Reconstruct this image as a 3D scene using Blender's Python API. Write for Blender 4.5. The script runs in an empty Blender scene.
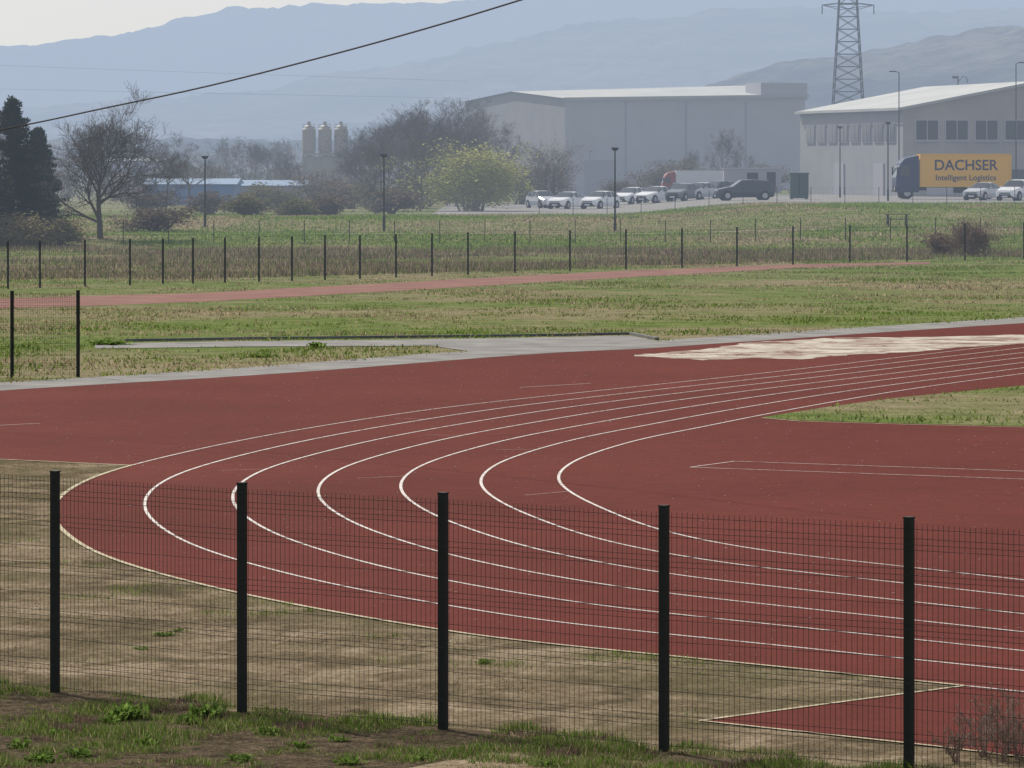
import bpy, math, numpy as np
from mathutils import Vector, Matrix
rng=np.random.default_rng(7)
F=5000.0; HZ=160.0; CH=4.8
# ---------------------------------------------------------------- helpers
def G(u,v):
    """pixel column and row in the camera frame -> point on the flat sports ground, metres"""
    Y=F*CH/(v-HZ); return ((u-512)*Y/F, Y)
def ss(a,b,x):
    t=np.clip((np.asarray(x,float)-a)/(b-a),0,1); return t*t*(3-2*t)
def zg(X,Y):
    k=ss(6,19,X)
    crest=1.1+0.65*k; park=0.7+0.85*k
    z=crest*(.42*ss(268,288,Y)+.58*ss(297,316,Y))
    z=z+(park-crest)*ss(326,350,Y)
    return z
def link(o,parent=None):
    bpy.context.scene.collection.objects.link(o)
    if parent is not None: o.parent=parent
    return o
def empty(name,loc=(0,0,0),rz=0):
    o=bpy.data.objects.new(name,None); o.location=loc; o.rotation_euler=(0,0,rz); o.empty_display_size=.5
    return link(o)
class MB:
    def __init__(s): s.v=[];s.f=[];s.m=[]
    def add(s,vs,fs,m=0):
        o=len(s.v); s.v.extend([tuple(map(float,p)) for p in vs])
        for f in fs: s.f.append(tuple(i+o for i in f)); s.m.append(m)
    def box(s,c,d,m=0,rz=0):
        c=np.array(c,float); x,y,z=np.array(d)/2.
        P=np.array([[-x,-y,-z],[x,-y,-z],[x,y,-z],[-x,y,-z],[-x,-y,z],[x,-y,z],[x,y,z],[-x,y,z]])
        if rz:
            ca,sa=math.cos(rz),math.sin(rz); P=P@np.array([[ca,sa,0],[-sa,ca,0],[0,0,1]])
        s.add(P+c,[(0,3,2,1),(4,5,6,7),(0,1,5,4),(1,2,6,5),(2,3,7,6),(3,0,4,7)],m)
    def tube(s,pts,rads,k=6,m=0,cap=True):
        pts=[np.array(p,float) for p in pts]; n=len(pts); vs=[];fs=[]
        for i,p in enumerate(pts):
            d=pts[min(i+1,n-1)]-pts[max(i-1,0)]; d/=np.linalg.norm(d)+1e-9
            a=np.array([1,0,0]) if abs(d[0])<.8 else np.array([0,1,0])
            e1=np.cross(d,a); e1/=np.linalg.norm(e1); e2=np.cross(d,e1)
            for j in range(k):
                t=2*math.pi*(j+.5)/k; vs.append(p+rads[i]*(math.cos(t)*e1+math.sin(t)*e2))
        for i in range(n-1):
            for j in range(k):
                fs.append((i*k+j,i*k+(j+1)%k,(i+1)*k+(j+1)%k,(i+1)*k+j))
        if cap:
            fs.append(tuple(range(k))[::-1]); fs.append(tuple((n-1)*k+j for j in range(k)))
        s.add(vs,fs,m)
    def mesh(s,name,mats,smooth=False):
        me=bpy.data.meshes.new(name); me.from_pydata(s.v,[],s.f)
        for m in mats: me.materials.append(m)
        me.polygons.foreach_set('material_index',s.m)
        if smooth: me.polygons.foreach_set('use_smooth',[True]*len(s.f))
        me.update(); return me
    def obj(s,name,mats,parent=None,smooth=False,loc=None,rz=0):
        o=bpy.data.objects.new(name,s.mesh(name,mats,smooth))
        if loc is not None: o.location=loc
        o.rotation_euler=(0,0,rz)
        return link(o,parent)
def np_mesh(name,V,mat,col=None):
    nv=V.shape[1]; n=len(V); me=bpy.data.meshes.new(name)
    me.vertices.add(n*nv); me.vertices.foreach_set('co',V.reshape(-1).astype(np.float32))
    me.loops.add(n*nv); me.loops.foreach_set('vertex_index',np.arange(n*nv,dtype=np.int32))
    me.polygons.add(n); me.polygons.foreach_set('loop_start',np.arange(0,n*nv,nv,dtype=np.int32))
    me.polygons.foreach_set('loop_total',np.full(n,nv,dtype=np.int32))
    me.materials.append(mat)
    if col is not None:
        a=me.color_attributes.new('Col','FLOAT_COLOR','POINT')
        c=np.ones((n,nv,4),np.float32); c[:,:,:3]=col[:,None,:] if col.ndim==2 else col
        a.data.foreach_set('color',c.reshape(-1))
    me.update(calc_edges=True); return me
def np_tris(name,V,mat,col=None,parent=None):
    return link(bpy.data.objects.new(name,np_mesh(name,V,mat,col)),parent)
def bars(P0,P1,r0,r1,k=4):
    """vectorised tapered bars -> (n*k,4,3) quads"""
    P0=np.asarray(P0,float);P1=np.asarray(P1,float);n=len(P0)
    r0=np.broadcast_to(r0,(n,))[:,None];r1=np.broadcast_to(r1,(n,))[:,None]
    D=P1-P0; D/=np.linalg.norm(D,axis=1)[:,None]+1e-9
    A=np.where(np.abs(D[:,:1])<.8,np.array([[1.,0,0]]),np.array([[0,1.,0]]))
    E1=np.cross(D,A);E1/=np.linalg.norm(E1,axis=1)[:,None];E2=np.cross(D,E1)
    out=[]
    for j in range(k):
        t=2*math.pi*(j+.5)/k;u=2*math.pi*(j+1.5)/k
        a=math.cos(t)*E1+math.sin(t)*E2;b=math.cos(u)*E1+math.sin(u)*E2
        out.append(np.stack([P0+a*r0,P0+b*r0,P1+b*r1,P1+a*r1],1))
    return np.concatenate(out)
# ---------------------------------------------------------------- materials
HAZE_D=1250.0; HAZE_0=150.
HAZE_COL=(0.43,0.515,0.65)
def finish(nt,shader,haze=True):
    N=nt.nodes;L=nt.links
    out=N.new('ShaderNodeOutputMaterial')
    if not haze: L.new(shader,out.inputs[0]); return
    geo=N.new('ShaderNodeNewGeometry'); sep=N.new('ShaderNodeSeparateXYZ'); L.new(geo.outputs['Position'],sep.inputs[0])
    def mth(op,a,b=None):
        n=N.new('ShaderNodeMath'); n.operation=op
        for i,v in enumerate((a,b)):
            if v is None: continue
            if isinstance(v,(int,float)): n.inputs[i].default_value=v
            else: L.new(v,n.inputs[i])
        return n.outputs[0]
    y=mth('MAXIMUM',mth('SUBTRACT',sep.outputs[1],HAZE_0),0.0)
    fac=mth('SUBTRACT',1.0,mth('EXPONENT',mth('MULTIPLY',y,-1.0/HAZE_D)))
    em=N.new('ShaderNodeEmission'); em.inputs[0].default_value=(*HAZE_COL,1); em.inputs[1].default_value=1.0  # aerial haze put into each surface as a glow that grows with world Y
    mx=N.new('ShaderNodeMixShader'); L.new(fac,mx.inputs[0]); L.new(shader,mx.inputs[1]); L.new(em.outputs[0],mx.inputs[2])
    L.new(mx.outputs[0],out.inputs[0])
def newmat(name):
    m=bpy.data.materials.new(name); m.use_nodes=True; m.node_tree.nodes.clear(); m.cycles.emission_sampling='NONE'; return m,m.node_tree
def noise(nt,scale,detail=4,vec=None,rough=.6,dist=0):
    n=nt.nodes.new('ShaderNodeTexNoise'); n.inputs['Scale'].default_value=scale; n.inputs['Detail'].default_value=min(detail,4)
    n.inputs['Roughness'].default_value=rough; n.inputs['Distortion'].default_value=dist
    if vec is None:
        g=nt.nodes.new('ShaderNodeNewGeometry'); vec=g.outputs['Position']
    nt.links.new(vec,n.inputs['Vector']); return n.outputs['Fac']
def ramp(nt,fac,stops):
    r=nt.nodes.new('ShaderNodeValToRGB'); cr=r.color_ramp
    while len(cr.elements)<len(stops): cr.elements.new(.5)
    for e,(p,c) in zip(cr.elements,stops): e.position=p; e.color=(*c,1) if len(c)==3 else c
    nt.links.new(fac,r.inputs[0]); return r.outputs[0]
def mixc(nt,fac,a,b,mode='MIX'):
    n=nt.nodes.new('ShaderNodeMix'); n.data_type='RGBA'; n.blend_type=mode
    for s,v in ((n.inputs[0],fac),(n.inputs[6],a),(n.inputs[7],b)):
        if isinstance(v,(int,float)): s.default_value=v
        elif isinstance(v,tuple): s.default_value=(*v,1)
        else: nt.links.new(v,s)
    return n.outputs[2]
def pbsdf(nt,col,rough=.8,metal=0,spec=.3,bump=None,bstr=.3,bdist=.02):
    p=nt.nodes.new('ShaderNodeBsdfPrincipled')
    if isinstance(col,tuple): p.inputs['Base Color'].default_value=(*col,1)
    else: nt.links.new(col,p.inputs['Base Color'])
    p.inputs['Roughness'].default_value=rough; p.inputs['Metallic'].default_value=metal
    p.inputs['Specular IOR Level'].default_value=spec
    if bump is not None:
        b=nt.nodes.new('ShaderNodeBump'); b.inputs['Strength'].default_value=bstr; b.inputs['Distance'].default_value=bdist
        nt.links.new(bump,b.inputs['Height']); nt.links.new(b.outputs[0],p.inputs['Normal'])
    return p.outputs[0]
def M(name,col,rough=.8,metal=0,spec=.3,col2=None,scale=3,haze=True,bump=0):
    m,nt=newmat(name)
    c=col; nf=None
    if col2 is not None:
        nf=noise(nt,scale,5); c=ramp(nt,nf,[(.35,col),(.65,col2)])
    finish(nt,pbsdf(nt,c,rough,metal,spec,nf if bump else None,bump),haze); return m
def Mleaf(name,trans=.5):
    m,nt=newmat(name)
    a=nt.nodes.new('ShaderNodeAttribute'); a.attribute_name='Col'
    d=nt.nodes.new('ShaderNodeBsdfDiffuse'); t=nt.nodes.new('ShaderNodeBsdfTranslucent')
    nt.links.new(a.outputs['Color'],d.inputs[0]); nt.links.new(a.outputs['Color'],t.inputs[0])
    x=nt.nodes.new('ShaderNodeMixShader'); x.inputs[0].default_value=trans
    nt.links.new(d.outputs[0],x.inputs[1]); nt.links.new(t.outputs[0],x.inputs[2])
    finish(nt,x.outputs[0]); return m
LEAF=Mleaf('blades_and_leaves')
gm,nt=newmat('ground_grass')
n1=noise(nt,.06,5,rough=.65,dist=.4); n2=noise(nt,.9,6,rough=.7); n3=noise(nt,9,4,rough=.7)
g=ramp(nt,n2,[(.3,(.055,.085,.018)),(.5,(.10,.14,.03)),(.68,(.18,.18,.07))])
d=ramp(nt,n2,[(.3,(.13,.11,.05)),(.7,(.25,.21,.13))])
c=mixc(nt,ramp(nt,n1,[(.44,(0,0,0)),(.60,(1,1,1))]),g,d)
c=mixc(nt,.7,c,ramp(nt,n3,[(.35,(.4,.4,.4)),(.65,(1.4,1.4,1.4))]),'MULTIPLY')
finish(nt,pbsdf(nt,c,1,0,.05))
verge,nt=newmat('verge_soil'); n1=noise(nt,4,4,rough=.7); n2=noise(nt,22,4,rough=.8)
c=mixc(nt,.9,ramp(nt,n1,[(.35,(.05,.04,.025)),(.65,(.17,.125,.08))]),ramp(nt,n2,[(.38,(.25,.25,.25)),(.62,(1.5,1.5,1.5))]),'MULTIPLY')
finish(nt,pbsdf(nt,c,1,0,.03,n2,1,.05))
soil,nt=newmat('dry_soil')
n1=noise(nt,.8,6,rough=.78,dist=.6); n2=noise(nt,12,6,rough=.85); n3=noise(nt,.3,3)
c=ramp(nt,n1,[(.34,(.085,.068,.04)),(.47,(.145,.112,.070)),(.56,(.22,.172,.115)),(.68,(.30,.24,.17))])
c=mixc(nt,ramp(nt,n3,[(.50,(0,0,0)),(.62,(.5,.5,.5))]),c,(.095,.085,.04))
c=mixc(nt,.9,c,ramp(nt,n2,[(.36,(.50,.48,.46)),(.64,(1.35,1.35,1.35))]),'MULTIPLY')
finish(nt,pbsdf(nt,c,1,0,.03,n2,.8,.03))
track,nt=newmat('red_rubber_track')
n1=noise(nt,.12,5,rough=.6); n2=noise(nt,2.5,5,rough=.7); n3=noise(nt,45,3,rough=.8)
c=ramp(nt,n1,[(.3,(.094,.0178,.0130)),(.7,(.126,.0245,.0180))])
c=mixc(nt,.6,c,ramp(nt,n2,[(.3,(.75,.75,.75)),(.7,(1.2,1.2,1.2))]),'MULTIPLY')
c=mixc(nt,.7,c,ramp(nt,n3,[(.3,(.5,.5,.5)),(.7,(1.4,1.4,1.4))]),'MULTIPLY')
finish(nt,pbsdf(nt,c,.9,0,.05))
oldred=M('old_cinder_track',(.15,.052,.04),1,col2=(.21,.10,.075),scale=.6)
white,nt=newmat('line_paint'); n=noise(nt,5,5,rough=.8)
finish(nt,pbsdf(nt,ramp(nt,n,[(.36,(.24,.15,.13)),(.5,(.58,.54,.51))]),.8))
cream=M('edging_concrete',(.30,.25,.16),.9,col2=(.52,.45,.31),scale=5)
asph=M('asphalt',(.11,.11,.115),.9,col2=(.16,.16,.165),scale=1.5)
asphl=M('asphalt_worn',(.16,.152,.148),.9,col2=(.25,.24,.23),scale=.8,spec=.1)
conc=M('concrete',(.26,.25,.22),.9,col2=(.36,.35,.3),scale=1)
chalk,nt=newmat('chalky_surface'); n=noise(nt,.8,7,rough=.8,dist=.8)
finish(nt,pbsdf(nt,ramp(nt,n,[(.38,(.15,.07,.055)),(.46,(.30,.24,.20)),(.56,(.44,.40,.34)),(.7,(.56,.52,.46))]),.95,0,.05))
steel=M('dark_fence_steel',(.012,.016,.014),.6,spec=.25)
galv=M('galvanised_steel',(.12,.13,.14),.5,.4)
dkpole=M('dark_pole_paint',(.03,.035,.035),.5)
bark=M('bark',(.085,.068,.052),1,col2=(.13,.105,.082),scale=6)
barkp=M('pale_twig_bark',(.24,.17,.14),1,col2=(.32,.24,.2),scale=6)
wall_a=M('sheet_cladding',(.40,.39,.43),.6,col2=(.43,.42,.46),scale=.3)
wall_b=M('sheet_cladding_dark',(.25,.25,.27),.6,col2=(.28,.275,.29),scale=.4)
door_m=M('loading_door_paint',(.33,.32,.35),.6)
roofm=M('pale_metal_roof',(.34,.35,.345),.6,col2=(.42,.42,.41),scale=.2)
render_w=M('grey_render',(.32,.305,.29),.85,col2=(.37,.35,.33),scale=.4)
glass=M('dark_glass',(.015,.02,.028),.08,spec=.8)
glassb=M('window_glass',(.03,.035,.045),.15,spec=.7)
rubber=M('tyre_rubber',(.015,.015,.015),.9)
rim=M('alloy_rim',(.4,.4,.42),.35,.8)
yellow=M('yellow_tarpaulin',(.78,.42,.05),.6)
whitebox=M('white_box_paint',(.6,.6,.6),.6)
navy=M('navy_paint',(.02,.03,.08),.4)
lampred=M('tail_light',(.3,.01,.01),.3)
lampw=M('head_light',(.7,.7,.72),.15,spec=.8)
plastic=M('black_plastic',(.02,.02,.022),.6)
wood=M('weathered_wood',(.16,.11,.07),.9,col2=(.22,.16,.1),scale=8)
bluem=M('blue_cladding',(.12,.20,.36),.6)
bluer=M('blue_metal_roof',(.16,.24,.36),.6)
# ---------------------------------------------------------------- world, sun, camera
SAZ,SEL=math.radians(-32),math.radians(43)
w=bpy.data.worlds.new("World"); bpy.context.scene.world=w; w.use_nodes=True
wt=w.node_tree; wn=wt.nodes; bg=wn['Background']; bg.inputs[1].default_value=.094
sky=wn.new('ShaderNodeTexSky'); sky.sky_type='NISHITA'; sky.sun_disc=False
sky.sun_elevation=SEL; sky.sun_rotation=SAZ; sky.dust_density=1.0; sky.air_density=1.0; sky.ozone_density=1.0
hs=wn.new('ShaderNodeHueSaturation'); hs.inputs['Saturation'].default_value=.45
wt.links.new(sky.outputs[0],hs.inputs['Color'])
mx=wn.new('ShaderNodeMix'); mx.data_type='RGBA'; mx.inputs[0].default_value=.5; mx.inputs[7].default_value=(7.0,7.5,8.4,1)
wt.links.new(hs.outputs[0],mx.inputs[6]); wt.links.new(mx.outputs[2],bg.inputs[0])
sl=bpy.data.lights.new('sun','SUN'); sl.energy=5.0; sl.angle=math.radians(.5); sl.color=(1,.93,.81)
so=link(bpy.data.objects.new('sun',sl))
dv=Vector((math.sin(SAZ)*math.cos(SEL),math.cos(SAZ)*math.cos(SEL),math.sin(SEL)))
so.rotation_euler=dv.to_track_quat('Z','Y').to_euler(); so.location=(-50,100,80)
cam=bpy.data.cameras.new('camera'); co=link(bpy.data.objects.new('camera',cam))
co.location=(0,0,CH); co.rotation_euler=(math.radians(90),0,0)
cam.sensor_width=36; cam.lens=F*36/1024; cam.shift_y=-(384-HZ)/1024; cam.clip_end=20000; cam.clip_start=.5
bpy.context.scene.camera=co
bpy.context.scene.view_settings.view_transform='Standard'
# ---------------------------------------------------------------- terrain
def gridmesh(name,xs,ys,zf,mat,dz=0,smooth=True):
    X,Y=np.meshgrid(xs,ys); Z=zf(X,Y)+dz
    V=np.stack([X,Y,Z],-1).reshape(-1,3); nx,ny=len(xs),len(ys)
    fs=[(j*nx+i,j*nx+i+1,(j+1)*nx+i+1,(j+1)*nx+i) for j in range(ny-1) for i in range(nx-1)]
    me=bpy.data.meshes.new(name); me.from_pydata(V.tolist(),[],fs); me.materials.append(mat)
    if smooth: me.polygons.foreach_set('use_smooth',[True]*len(fs))
    return link(bpy.data.objects.new(name,me))
xs=np.concatenate([-np.geomspace(4000,40,14),np.linspace(-36,60,60),np.geomspace(64,4000,14)])
ys=np.concatenate([np.linspace(-60,260,9),np.linspace(264,360,49),np.geomspace(370,9000,20)])
gridmesh('ground',xs,ys,zg,gm)
def poly(name,pts,z,mat,parent=None,raw=False):
    P=[(p if raw else G(*p)) for p in pts]
    me=bpy.data.meshes.new(name); me.from_pydata([(x,y,z) for x,y in P],[],[tuple(range(len(P)))])
    me.materials.append(mat); me.update()
    if me.polygons[0].normal.z<0: me.flip_normals()
    return link(bpy.data.objects.new(name,me),parent)
# ---------------------------------------------------------------- track geometry
pairs=[((1500,628),(1250,716)),((1250,606),(965,687)),((1024,581),(700,660)),((900,567),(560,646)),((760,551),(440,631)),((660,531),(250,597)),((600,508),(120,563)),
((569,492),(69,537)),((558,479),(52,512)),((566,467),(72,488)),((590,455),(130,466)),((640,440),(250,439)),((700,428),(375,418)),
((780,412),(470,405)),((900,391),(600,391)),((1024,374),(770,373)),((1200,352),(960,351)),((1500,325),(1260,321)),((2200,290),(1950,287))]
A=np.array([G(*p[0]) for p in pairs]); B=np.array([G(*p[1]) for p in pairs])
def cr(P,n=10):
    P=np.vstack([2*P[0]-P[1],P,2*P[-1]-P[-2]]); out=[]
    for i in range(1,len(P)-2):
        p0,p1,p2,p3=P[i-1:i+3]
        for t in np.arange(n)/n:
            out.append(.5*((2*p1)+(-p0+p2)*t+(2*p0-5*p1+4*p2-p3)*t*t+(-p0+3*p1-3*p2+p3)*t**3))
    out.append(P[-2]); return np.array(out)
def smoothp(P,k=3):
    for _ in range(k):
        Q=P.copy(); Q[1:-1]=(P[:-2]+2*P[1:-1]+P[2:])/4; P=Q
    return P
A2=smoothp(cr(A),14);B2=smoothp(cr(B),14)
def ribbon(mb,P,w,z,m=0):
    P=np.array(P,float); T=np.gradient(P,axis=0); T/=np.linalg.norm(T,axis=1)[:,None]+1e-9
    Nn=np.stack([-T[:,1],T[:,0]],1)*w/2; vs=[]
    for p,q in zip(P,Nn): vs+= [(p[0]-q[0],p[1]-q[1],z),(p[0]+q[0],p[1]+q[1],z)]
    mb.add(vs,[(2*i,2*i+2,2*i+3,2*i+1) for i in range(len(P)-1)],m)
trackroot=empty('running_track')
top=[(-400,420),(-100,396),(0,389),(250,374),(480,356),(600,350),(660,346),(1024,322),(1500,295),(2400,262)]
iJ=np.argmin(np.hypot(B2[:,0]-G(130,466)[0],B2[:,1]-G(130,466)[1]))
i0=np.argmin(np.hypot(B2[:,0]-G(965,687)[0],B2[:,1]-G(965,687)[1]))
edge=[G(*p) for p in top]
right=[G(2400,500),G(1700,720),G(1500,790),G(1100,768),G(940,748),G(700,722)]
curve=[tuple(p) for p in B2[i0:iJ+1]]
P=edge+right+curve+[G(0,460),G(-100,459),G(-400,457)]
poly('track_surface',P,.008,track,trackroot,raw=True)
mb=MB()
for i in range(6):
    t=i/6.; L=A2*(1-t)+B2*t
    ribbon(mb,L,.045,.014)
ribbon(mb,B2[iJ:],.04,.014); ribbon(mb,B2[:i0+1],.045,.014)
for a,b in (((690,468),(1024,480)),((735,462),(1024,472)),((690,468),(735,462)),((1024,480),(1300,490)),((1024,472),(1300,480)),
            ((0,426),(40,424)),((520,388),(590,384))):
    ribbon(mb,[G(*a),G(*b)],.035,.0145)
for k,(i,j) in enumerate(((70,0),(88,2),(96,4),(104,1),(112,3),(120,5))):
    p=A2[i]*(1-j/6)+B2[i]*(j/6); q=A2[i]*(1-(j+.6)/6)+B2[i]*((j+.6)/6)
    ribbon(mb,[p,q],.015,.0142)
mb.obj('lane_lines',[white],trackroot)
mb=MB(); ribbon(mb,[p for p in B2[i0:iJ+1]],.065,.016)
ribbon(mb,[G(-400,457),G(-100,459),G(0,460),G(130,466)],.07,.0155)
ribbon(mb,[G(965,687),G(700,722)],.05,.0155); ribbon(mb,[G(700,722),G(940,748),G(1100,768),G(1500,790)],.05,.015)
mb.obj('edging_strip',[cream],trackroot)
ck=[(628,356),(665,353),(700,350),(725,346.5),(760,342),(800,340.5),(840,338),(930,337.5),(1024,335),(1100,333),(1100,341),(1024,344),(960,348),(900,353),(850,355),(800,360),(750,358.5),(700,360.5),(660,357.5)]
cq=[]; r=np.random.default_rng(3)
for a,b in zip(ck,ck[1:]+ck[:1]):
    for t in (0,.2,.4,.6,.8): cq.append((a[0]+(b[0]-a[0])*t+r.normal(0,3),a[1]+(b[1]-a[1])*t+r.normal(0,.22)))
poly('chalky_patch',cq,.012,chalk,trackroot)
inf=[(762,418),(830,407),(900,398),(1024,386),(1250,362),(1700,330),(1900,380),(1300,440),(1024,427),(900,424),(800,421)]
poly('infield_grass',inf,.013,gm)
mb=MB(); ribbon(mb,[G(762,418.5),G(800,422),G(900,425),G(1024,428),G(1300,441)],.06,.017); mb.obj('infield_edging',[cream])
pr=empty('asphalt_path')
mb=MB(); ed=np.array([G(*p) for p in top]); ribbon(mb,smoothp(cr(ed,6),3)+np.array([0,1.2]),2.4,.011); mb.obj('perimeter_strip',[asphl],pr)
apr=[(470,352),(430,346),(400,346.5),(250,347),(95,349),(95,344),(250,341.5),(400,340),(560,337.5),(630,336),(655,341),(668,346),(600,351),(490,356)]
poly('service_apron',apr,.0135,asphl,pr)
mb=MB()
kp=[G(125,341.6),G(250,339.5),G(400,338),(G(560,336)),G(630,334.6),G(657,340)]
for a,b in zip(kp[:-1],kp[1:]):
    a=np.array(a);b=np.array(b);c=(a+b)/2;L=np.linalg.norm(b-a)
    mb.box((c[0],c[1],.035),(L,.12,.07),0,math.atan2(b[1]-a[1],b[0]-a[0]))
mb.obj('kerb',[asph])
redp=[(-300,306),(60,297),(200,293),(400,282.5),(600,272),(800,264.3),(930,262),(930,264),(800,268),(600,279),(400,291),(200,302),(60,307),(-300,318)]
poly('old_cinder_path',redp,.006,oldred)
poly('dry_soil',[(-400,700),(-400,455),(0,458.5)]+[(130,464)]+[(170,480),(300,560),(520,600),(980,660),(1000,700),(1100,730),(1300,800),(700,860),(-200,760)],.004,soil)
gridmesh('parking_lot',np.linspace(-6,75,40),np.linspace(372,470,14),zg,asphl,.02)
gridmesh('bank_path',np.linspace(-60,60,80),np.linspace(291,292.5,3),zg,conc,.03)
# ---------------------------------------------------------------- grass blades
def inside(P,X,Y):
    P=np.array(P); r=np.zeros(len(X),bool); n=len(P)
    for i in range(n):
        x1,y1=P[i];x2,y2=P[(i+1)%n]
        c=((y1>Y)!=(y2>Y))&(X<(x2-x1)*(Y-y1)/((y2-y1)+1e-12)+x1); r^=c
    return r
def vnoise(X,Y,s,seed=0):
    r=np.random.default_rng(seed); T=r.random((64,64))
    x=X/s+.3*np.sin(Y/s*1.3);y=Y/s+.3*np.sin(X/s*1.7);xi=np.floor(x).astype(int);yi=np.floor(y).astype(int);fx=x-xi;fy=y-yi
    fx=fx*fx*(3-2*fx);fy=fy*fy*(3-2*fy)
    g=lambda a,b:T[a%64,b%64]
    return (g(xi,yi)*(1-fx)+g(xi+1,yi)*fx)*(1-fy)+(g(xi,yi+1)*(1-fx)+g(xi+1,yi+1)*fx)*fy
def blades(name,X,Y,h,w,col,lean=.5,parent=None,mat=None):
    n=len(X); Z=zg(X,Y)
    a=rng.uniform(0,2*np.pi,n); dx=np.cos(a)*w/2; dy=np.sin(a)*w/2
    b=rng.uniform(0,2*np.pi,n); l=rng.uniform(0,lean,n)*h
    V=np.zeros((n,3,3)); V[:,0]=np.stack([X-dx,Y-dy,Z-.01],1); V[:,1]=np.stack([X+dx,Y+dy,Z-.01],1)
    V[:,2]=np.stack([X+np.cos(b)*l,Y+np.sin(b)*l,Z+h],1)
    return np_tris(name,V,LEAF,col,parent)
def pal(n,cols,wts):
    cols=np.array(cols); i=rng.choice(len(cols),n,p=np.array(wts)/sum(wts))
    return cols[i]*rng.uniform(.65,1.3,(n,1))
GREEN=[(.09,.14,.028),(.13,.185,.04),(.20,.24,.07)]; DRY=[(.30,.245,.145),(.38,.32,.21),(.17,.13,.085)]
def field(n,y0,y1):
    Y=np.sqrt(rng.uniform(y0**2,y1**2,n)); X=Y*rng.uniform(-.125,.125,n); return X,Y
fp=[G(55,693),G(242,713),G(443,730),G(664,752),G(909,772)]
fd=np.array(fp[-1])-np.array(fp[0]); fd/=np.linalg.norm(fd); fn=np.array([-fd[1],fd[0]])
def fdist(X,Y): return (X-fp[0][0])*fn[0]+(Y-fp[0][1])*fn[1]
f0=np.array(fp[0])
vp=[tuple(f0-fd*8+fn*.3)]+[tuple(f0+fd*s_+fn*(.15+.22*math.sin(s_*2.1)+.12*math.sin(s_*5.3))) for s_ in np.arange(-7,6,.25)]+[tuple(f0+fd*7-fn*9),tuple(f0-fd*8-fn*9)]
poly('verge_soil',vp,.0065,verge,raw=True)
X=rng.uniform(-6.5,5.2,340000);Y=rng.uniform(38,47.2,340000); dd=fdist(X,Y)
dens=vnoise(X,Y,.22,1)*.5+vnoise(X,Y,.8,2)*.5
lim=.34+.28*ss(1.5,4.2,X)
k=(dd<.25+.2*np.sin(X*4)+.2*np.sin(X*9+1))&(np.abs(X)<Y*.115)&(rng.random(len(X))<.12+.8*ss(lim,lim+.25,dens))
X,Y=X[k],Y[k];dens=dens[k];n=len(X)
c=pal(n,[(.075,.125,.024),(.11,.17,.033),(.19,.24,.065)]+DRY,[4,4,2,.8,.6,1.4]); br_=(dens<.42)&(rng.random(n)<.7); c[br_]=pal(br_.sum(),DRY+[(.10,.075,.05)],[1,.6,2,3])
pur=(vnoise(X,Y,.35,5)>.72)&(rng.random(n)<.8); c[pur]=pal(pur.sum(),[(.17,.09,.10),(.12,.12,.06),(.08,.05,.05)],[1,1,1])
blades('grass',X,Y,rng.uniform(.012,.045,n)*(0.5+5.5*np.clip(dens-.42,0,1)),rng.uniform(.006,.014,n),c,1.0)
def weed(u,v,R,H,nl,seed,cols=((.10,.17,.03),(.16,.23,.06))):
    r=np.random.default_rng(seed); T=[]
    for i in range(nl):
        a=r.uniform(0,6.28); L=R*r.uniform(.4,1); e=r.uniform(.3,1.4); d=np.array([math.cos(a)*math.cos(e),math.sin(a)*math.cos(e),math.sin(e)]); s=np.array([-math.sin(a),math.cos(a),0])*L*.11
        b=np.array([r.normal(0,R*.3),r.normal(0,R*.3),0]); m=b+d*L*.55; t=b+d*L+np.array([0,0,-.25*L]); T+=[[b,m-s,m+s],[m-s,t,m+s]]
    T=np.array(T); T[:,:,2]*=H/R; o=np_tris('weed_plant',T,LEAF,pal(len(T),cols,[1]*len(cols))); x,y=G(u,v); o.location=(x,y,.005)
for i,(u,v,R,H,nl) in enumerate([(128,720,.20,.24,180),(112,724,.14,.14,90),(205,720,.22,.22,170),(188,724,.14,.14,90),(60,735,.14,.10,60),(300,748,.15,.1,60),(40,762,.2,.12,80),(420,760,.15,.08,60),(484,664,.12,.07,70),(165,636,.15,.07,70),
     (180,632,.1,.06,40),(140,650,.12,.05,40),(240,762,.18,.1,70),(545,766,.15,.08,50),(316,348,.4,.25,90),(108,345,.7,.22,120),(262,357,.6,.15,80),(310,612,.1,.06,30),(95,712,.12,.1,50),(20,748,.15,.12,60),(350,765,.16,.1,60),
     (150,745,.16,.13,70),(270,735,.15,.12,70),(80,757,.17,.12,70),(610,764,.14,.09,50),(340,742,.13,.1,50)]): weed(u,v,R,H,nl,300+i)
X=rng.uniform(-8.5,6.5,420000);Y=rng.uniform(38,80,420000)
vis=(np.abs(X)<Y*.112)&(~inside(P,X,Y))&((fdist(X,Y)>0)|(X>1.8))
m1=vnoise(X,Y,.4,11)*.5+vnoise(X,Y,1.5,12)*.5
k=vis&(rng.random(len(X))<.08+.8*ss(.48,.72,m1)); X,Y,m1=X[k],Y[k],m1[k]; n=len(X)
gr=vnoise(X,Y,.6,15)*.55+vnoise(X,Y,2.4,16)*.45
c=pal(n,[(.25,.20,.12),(.32,.26,.17),(.15,.115,.075),(.14,.13,.055),(.09,.07,.045)],[2,1.3,2.2,1,1.6]); kk=gr+rng.normal(0,.04,n)>.66; c[kk]=pal(kk.sum(),GREEN,[1,1,1])
blades('dry_grass',X,Y,rng.uniform(.008,.035,n)*(1+.8*kk),rng.uniform(.006,.014,n),c,1.2)
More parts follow.
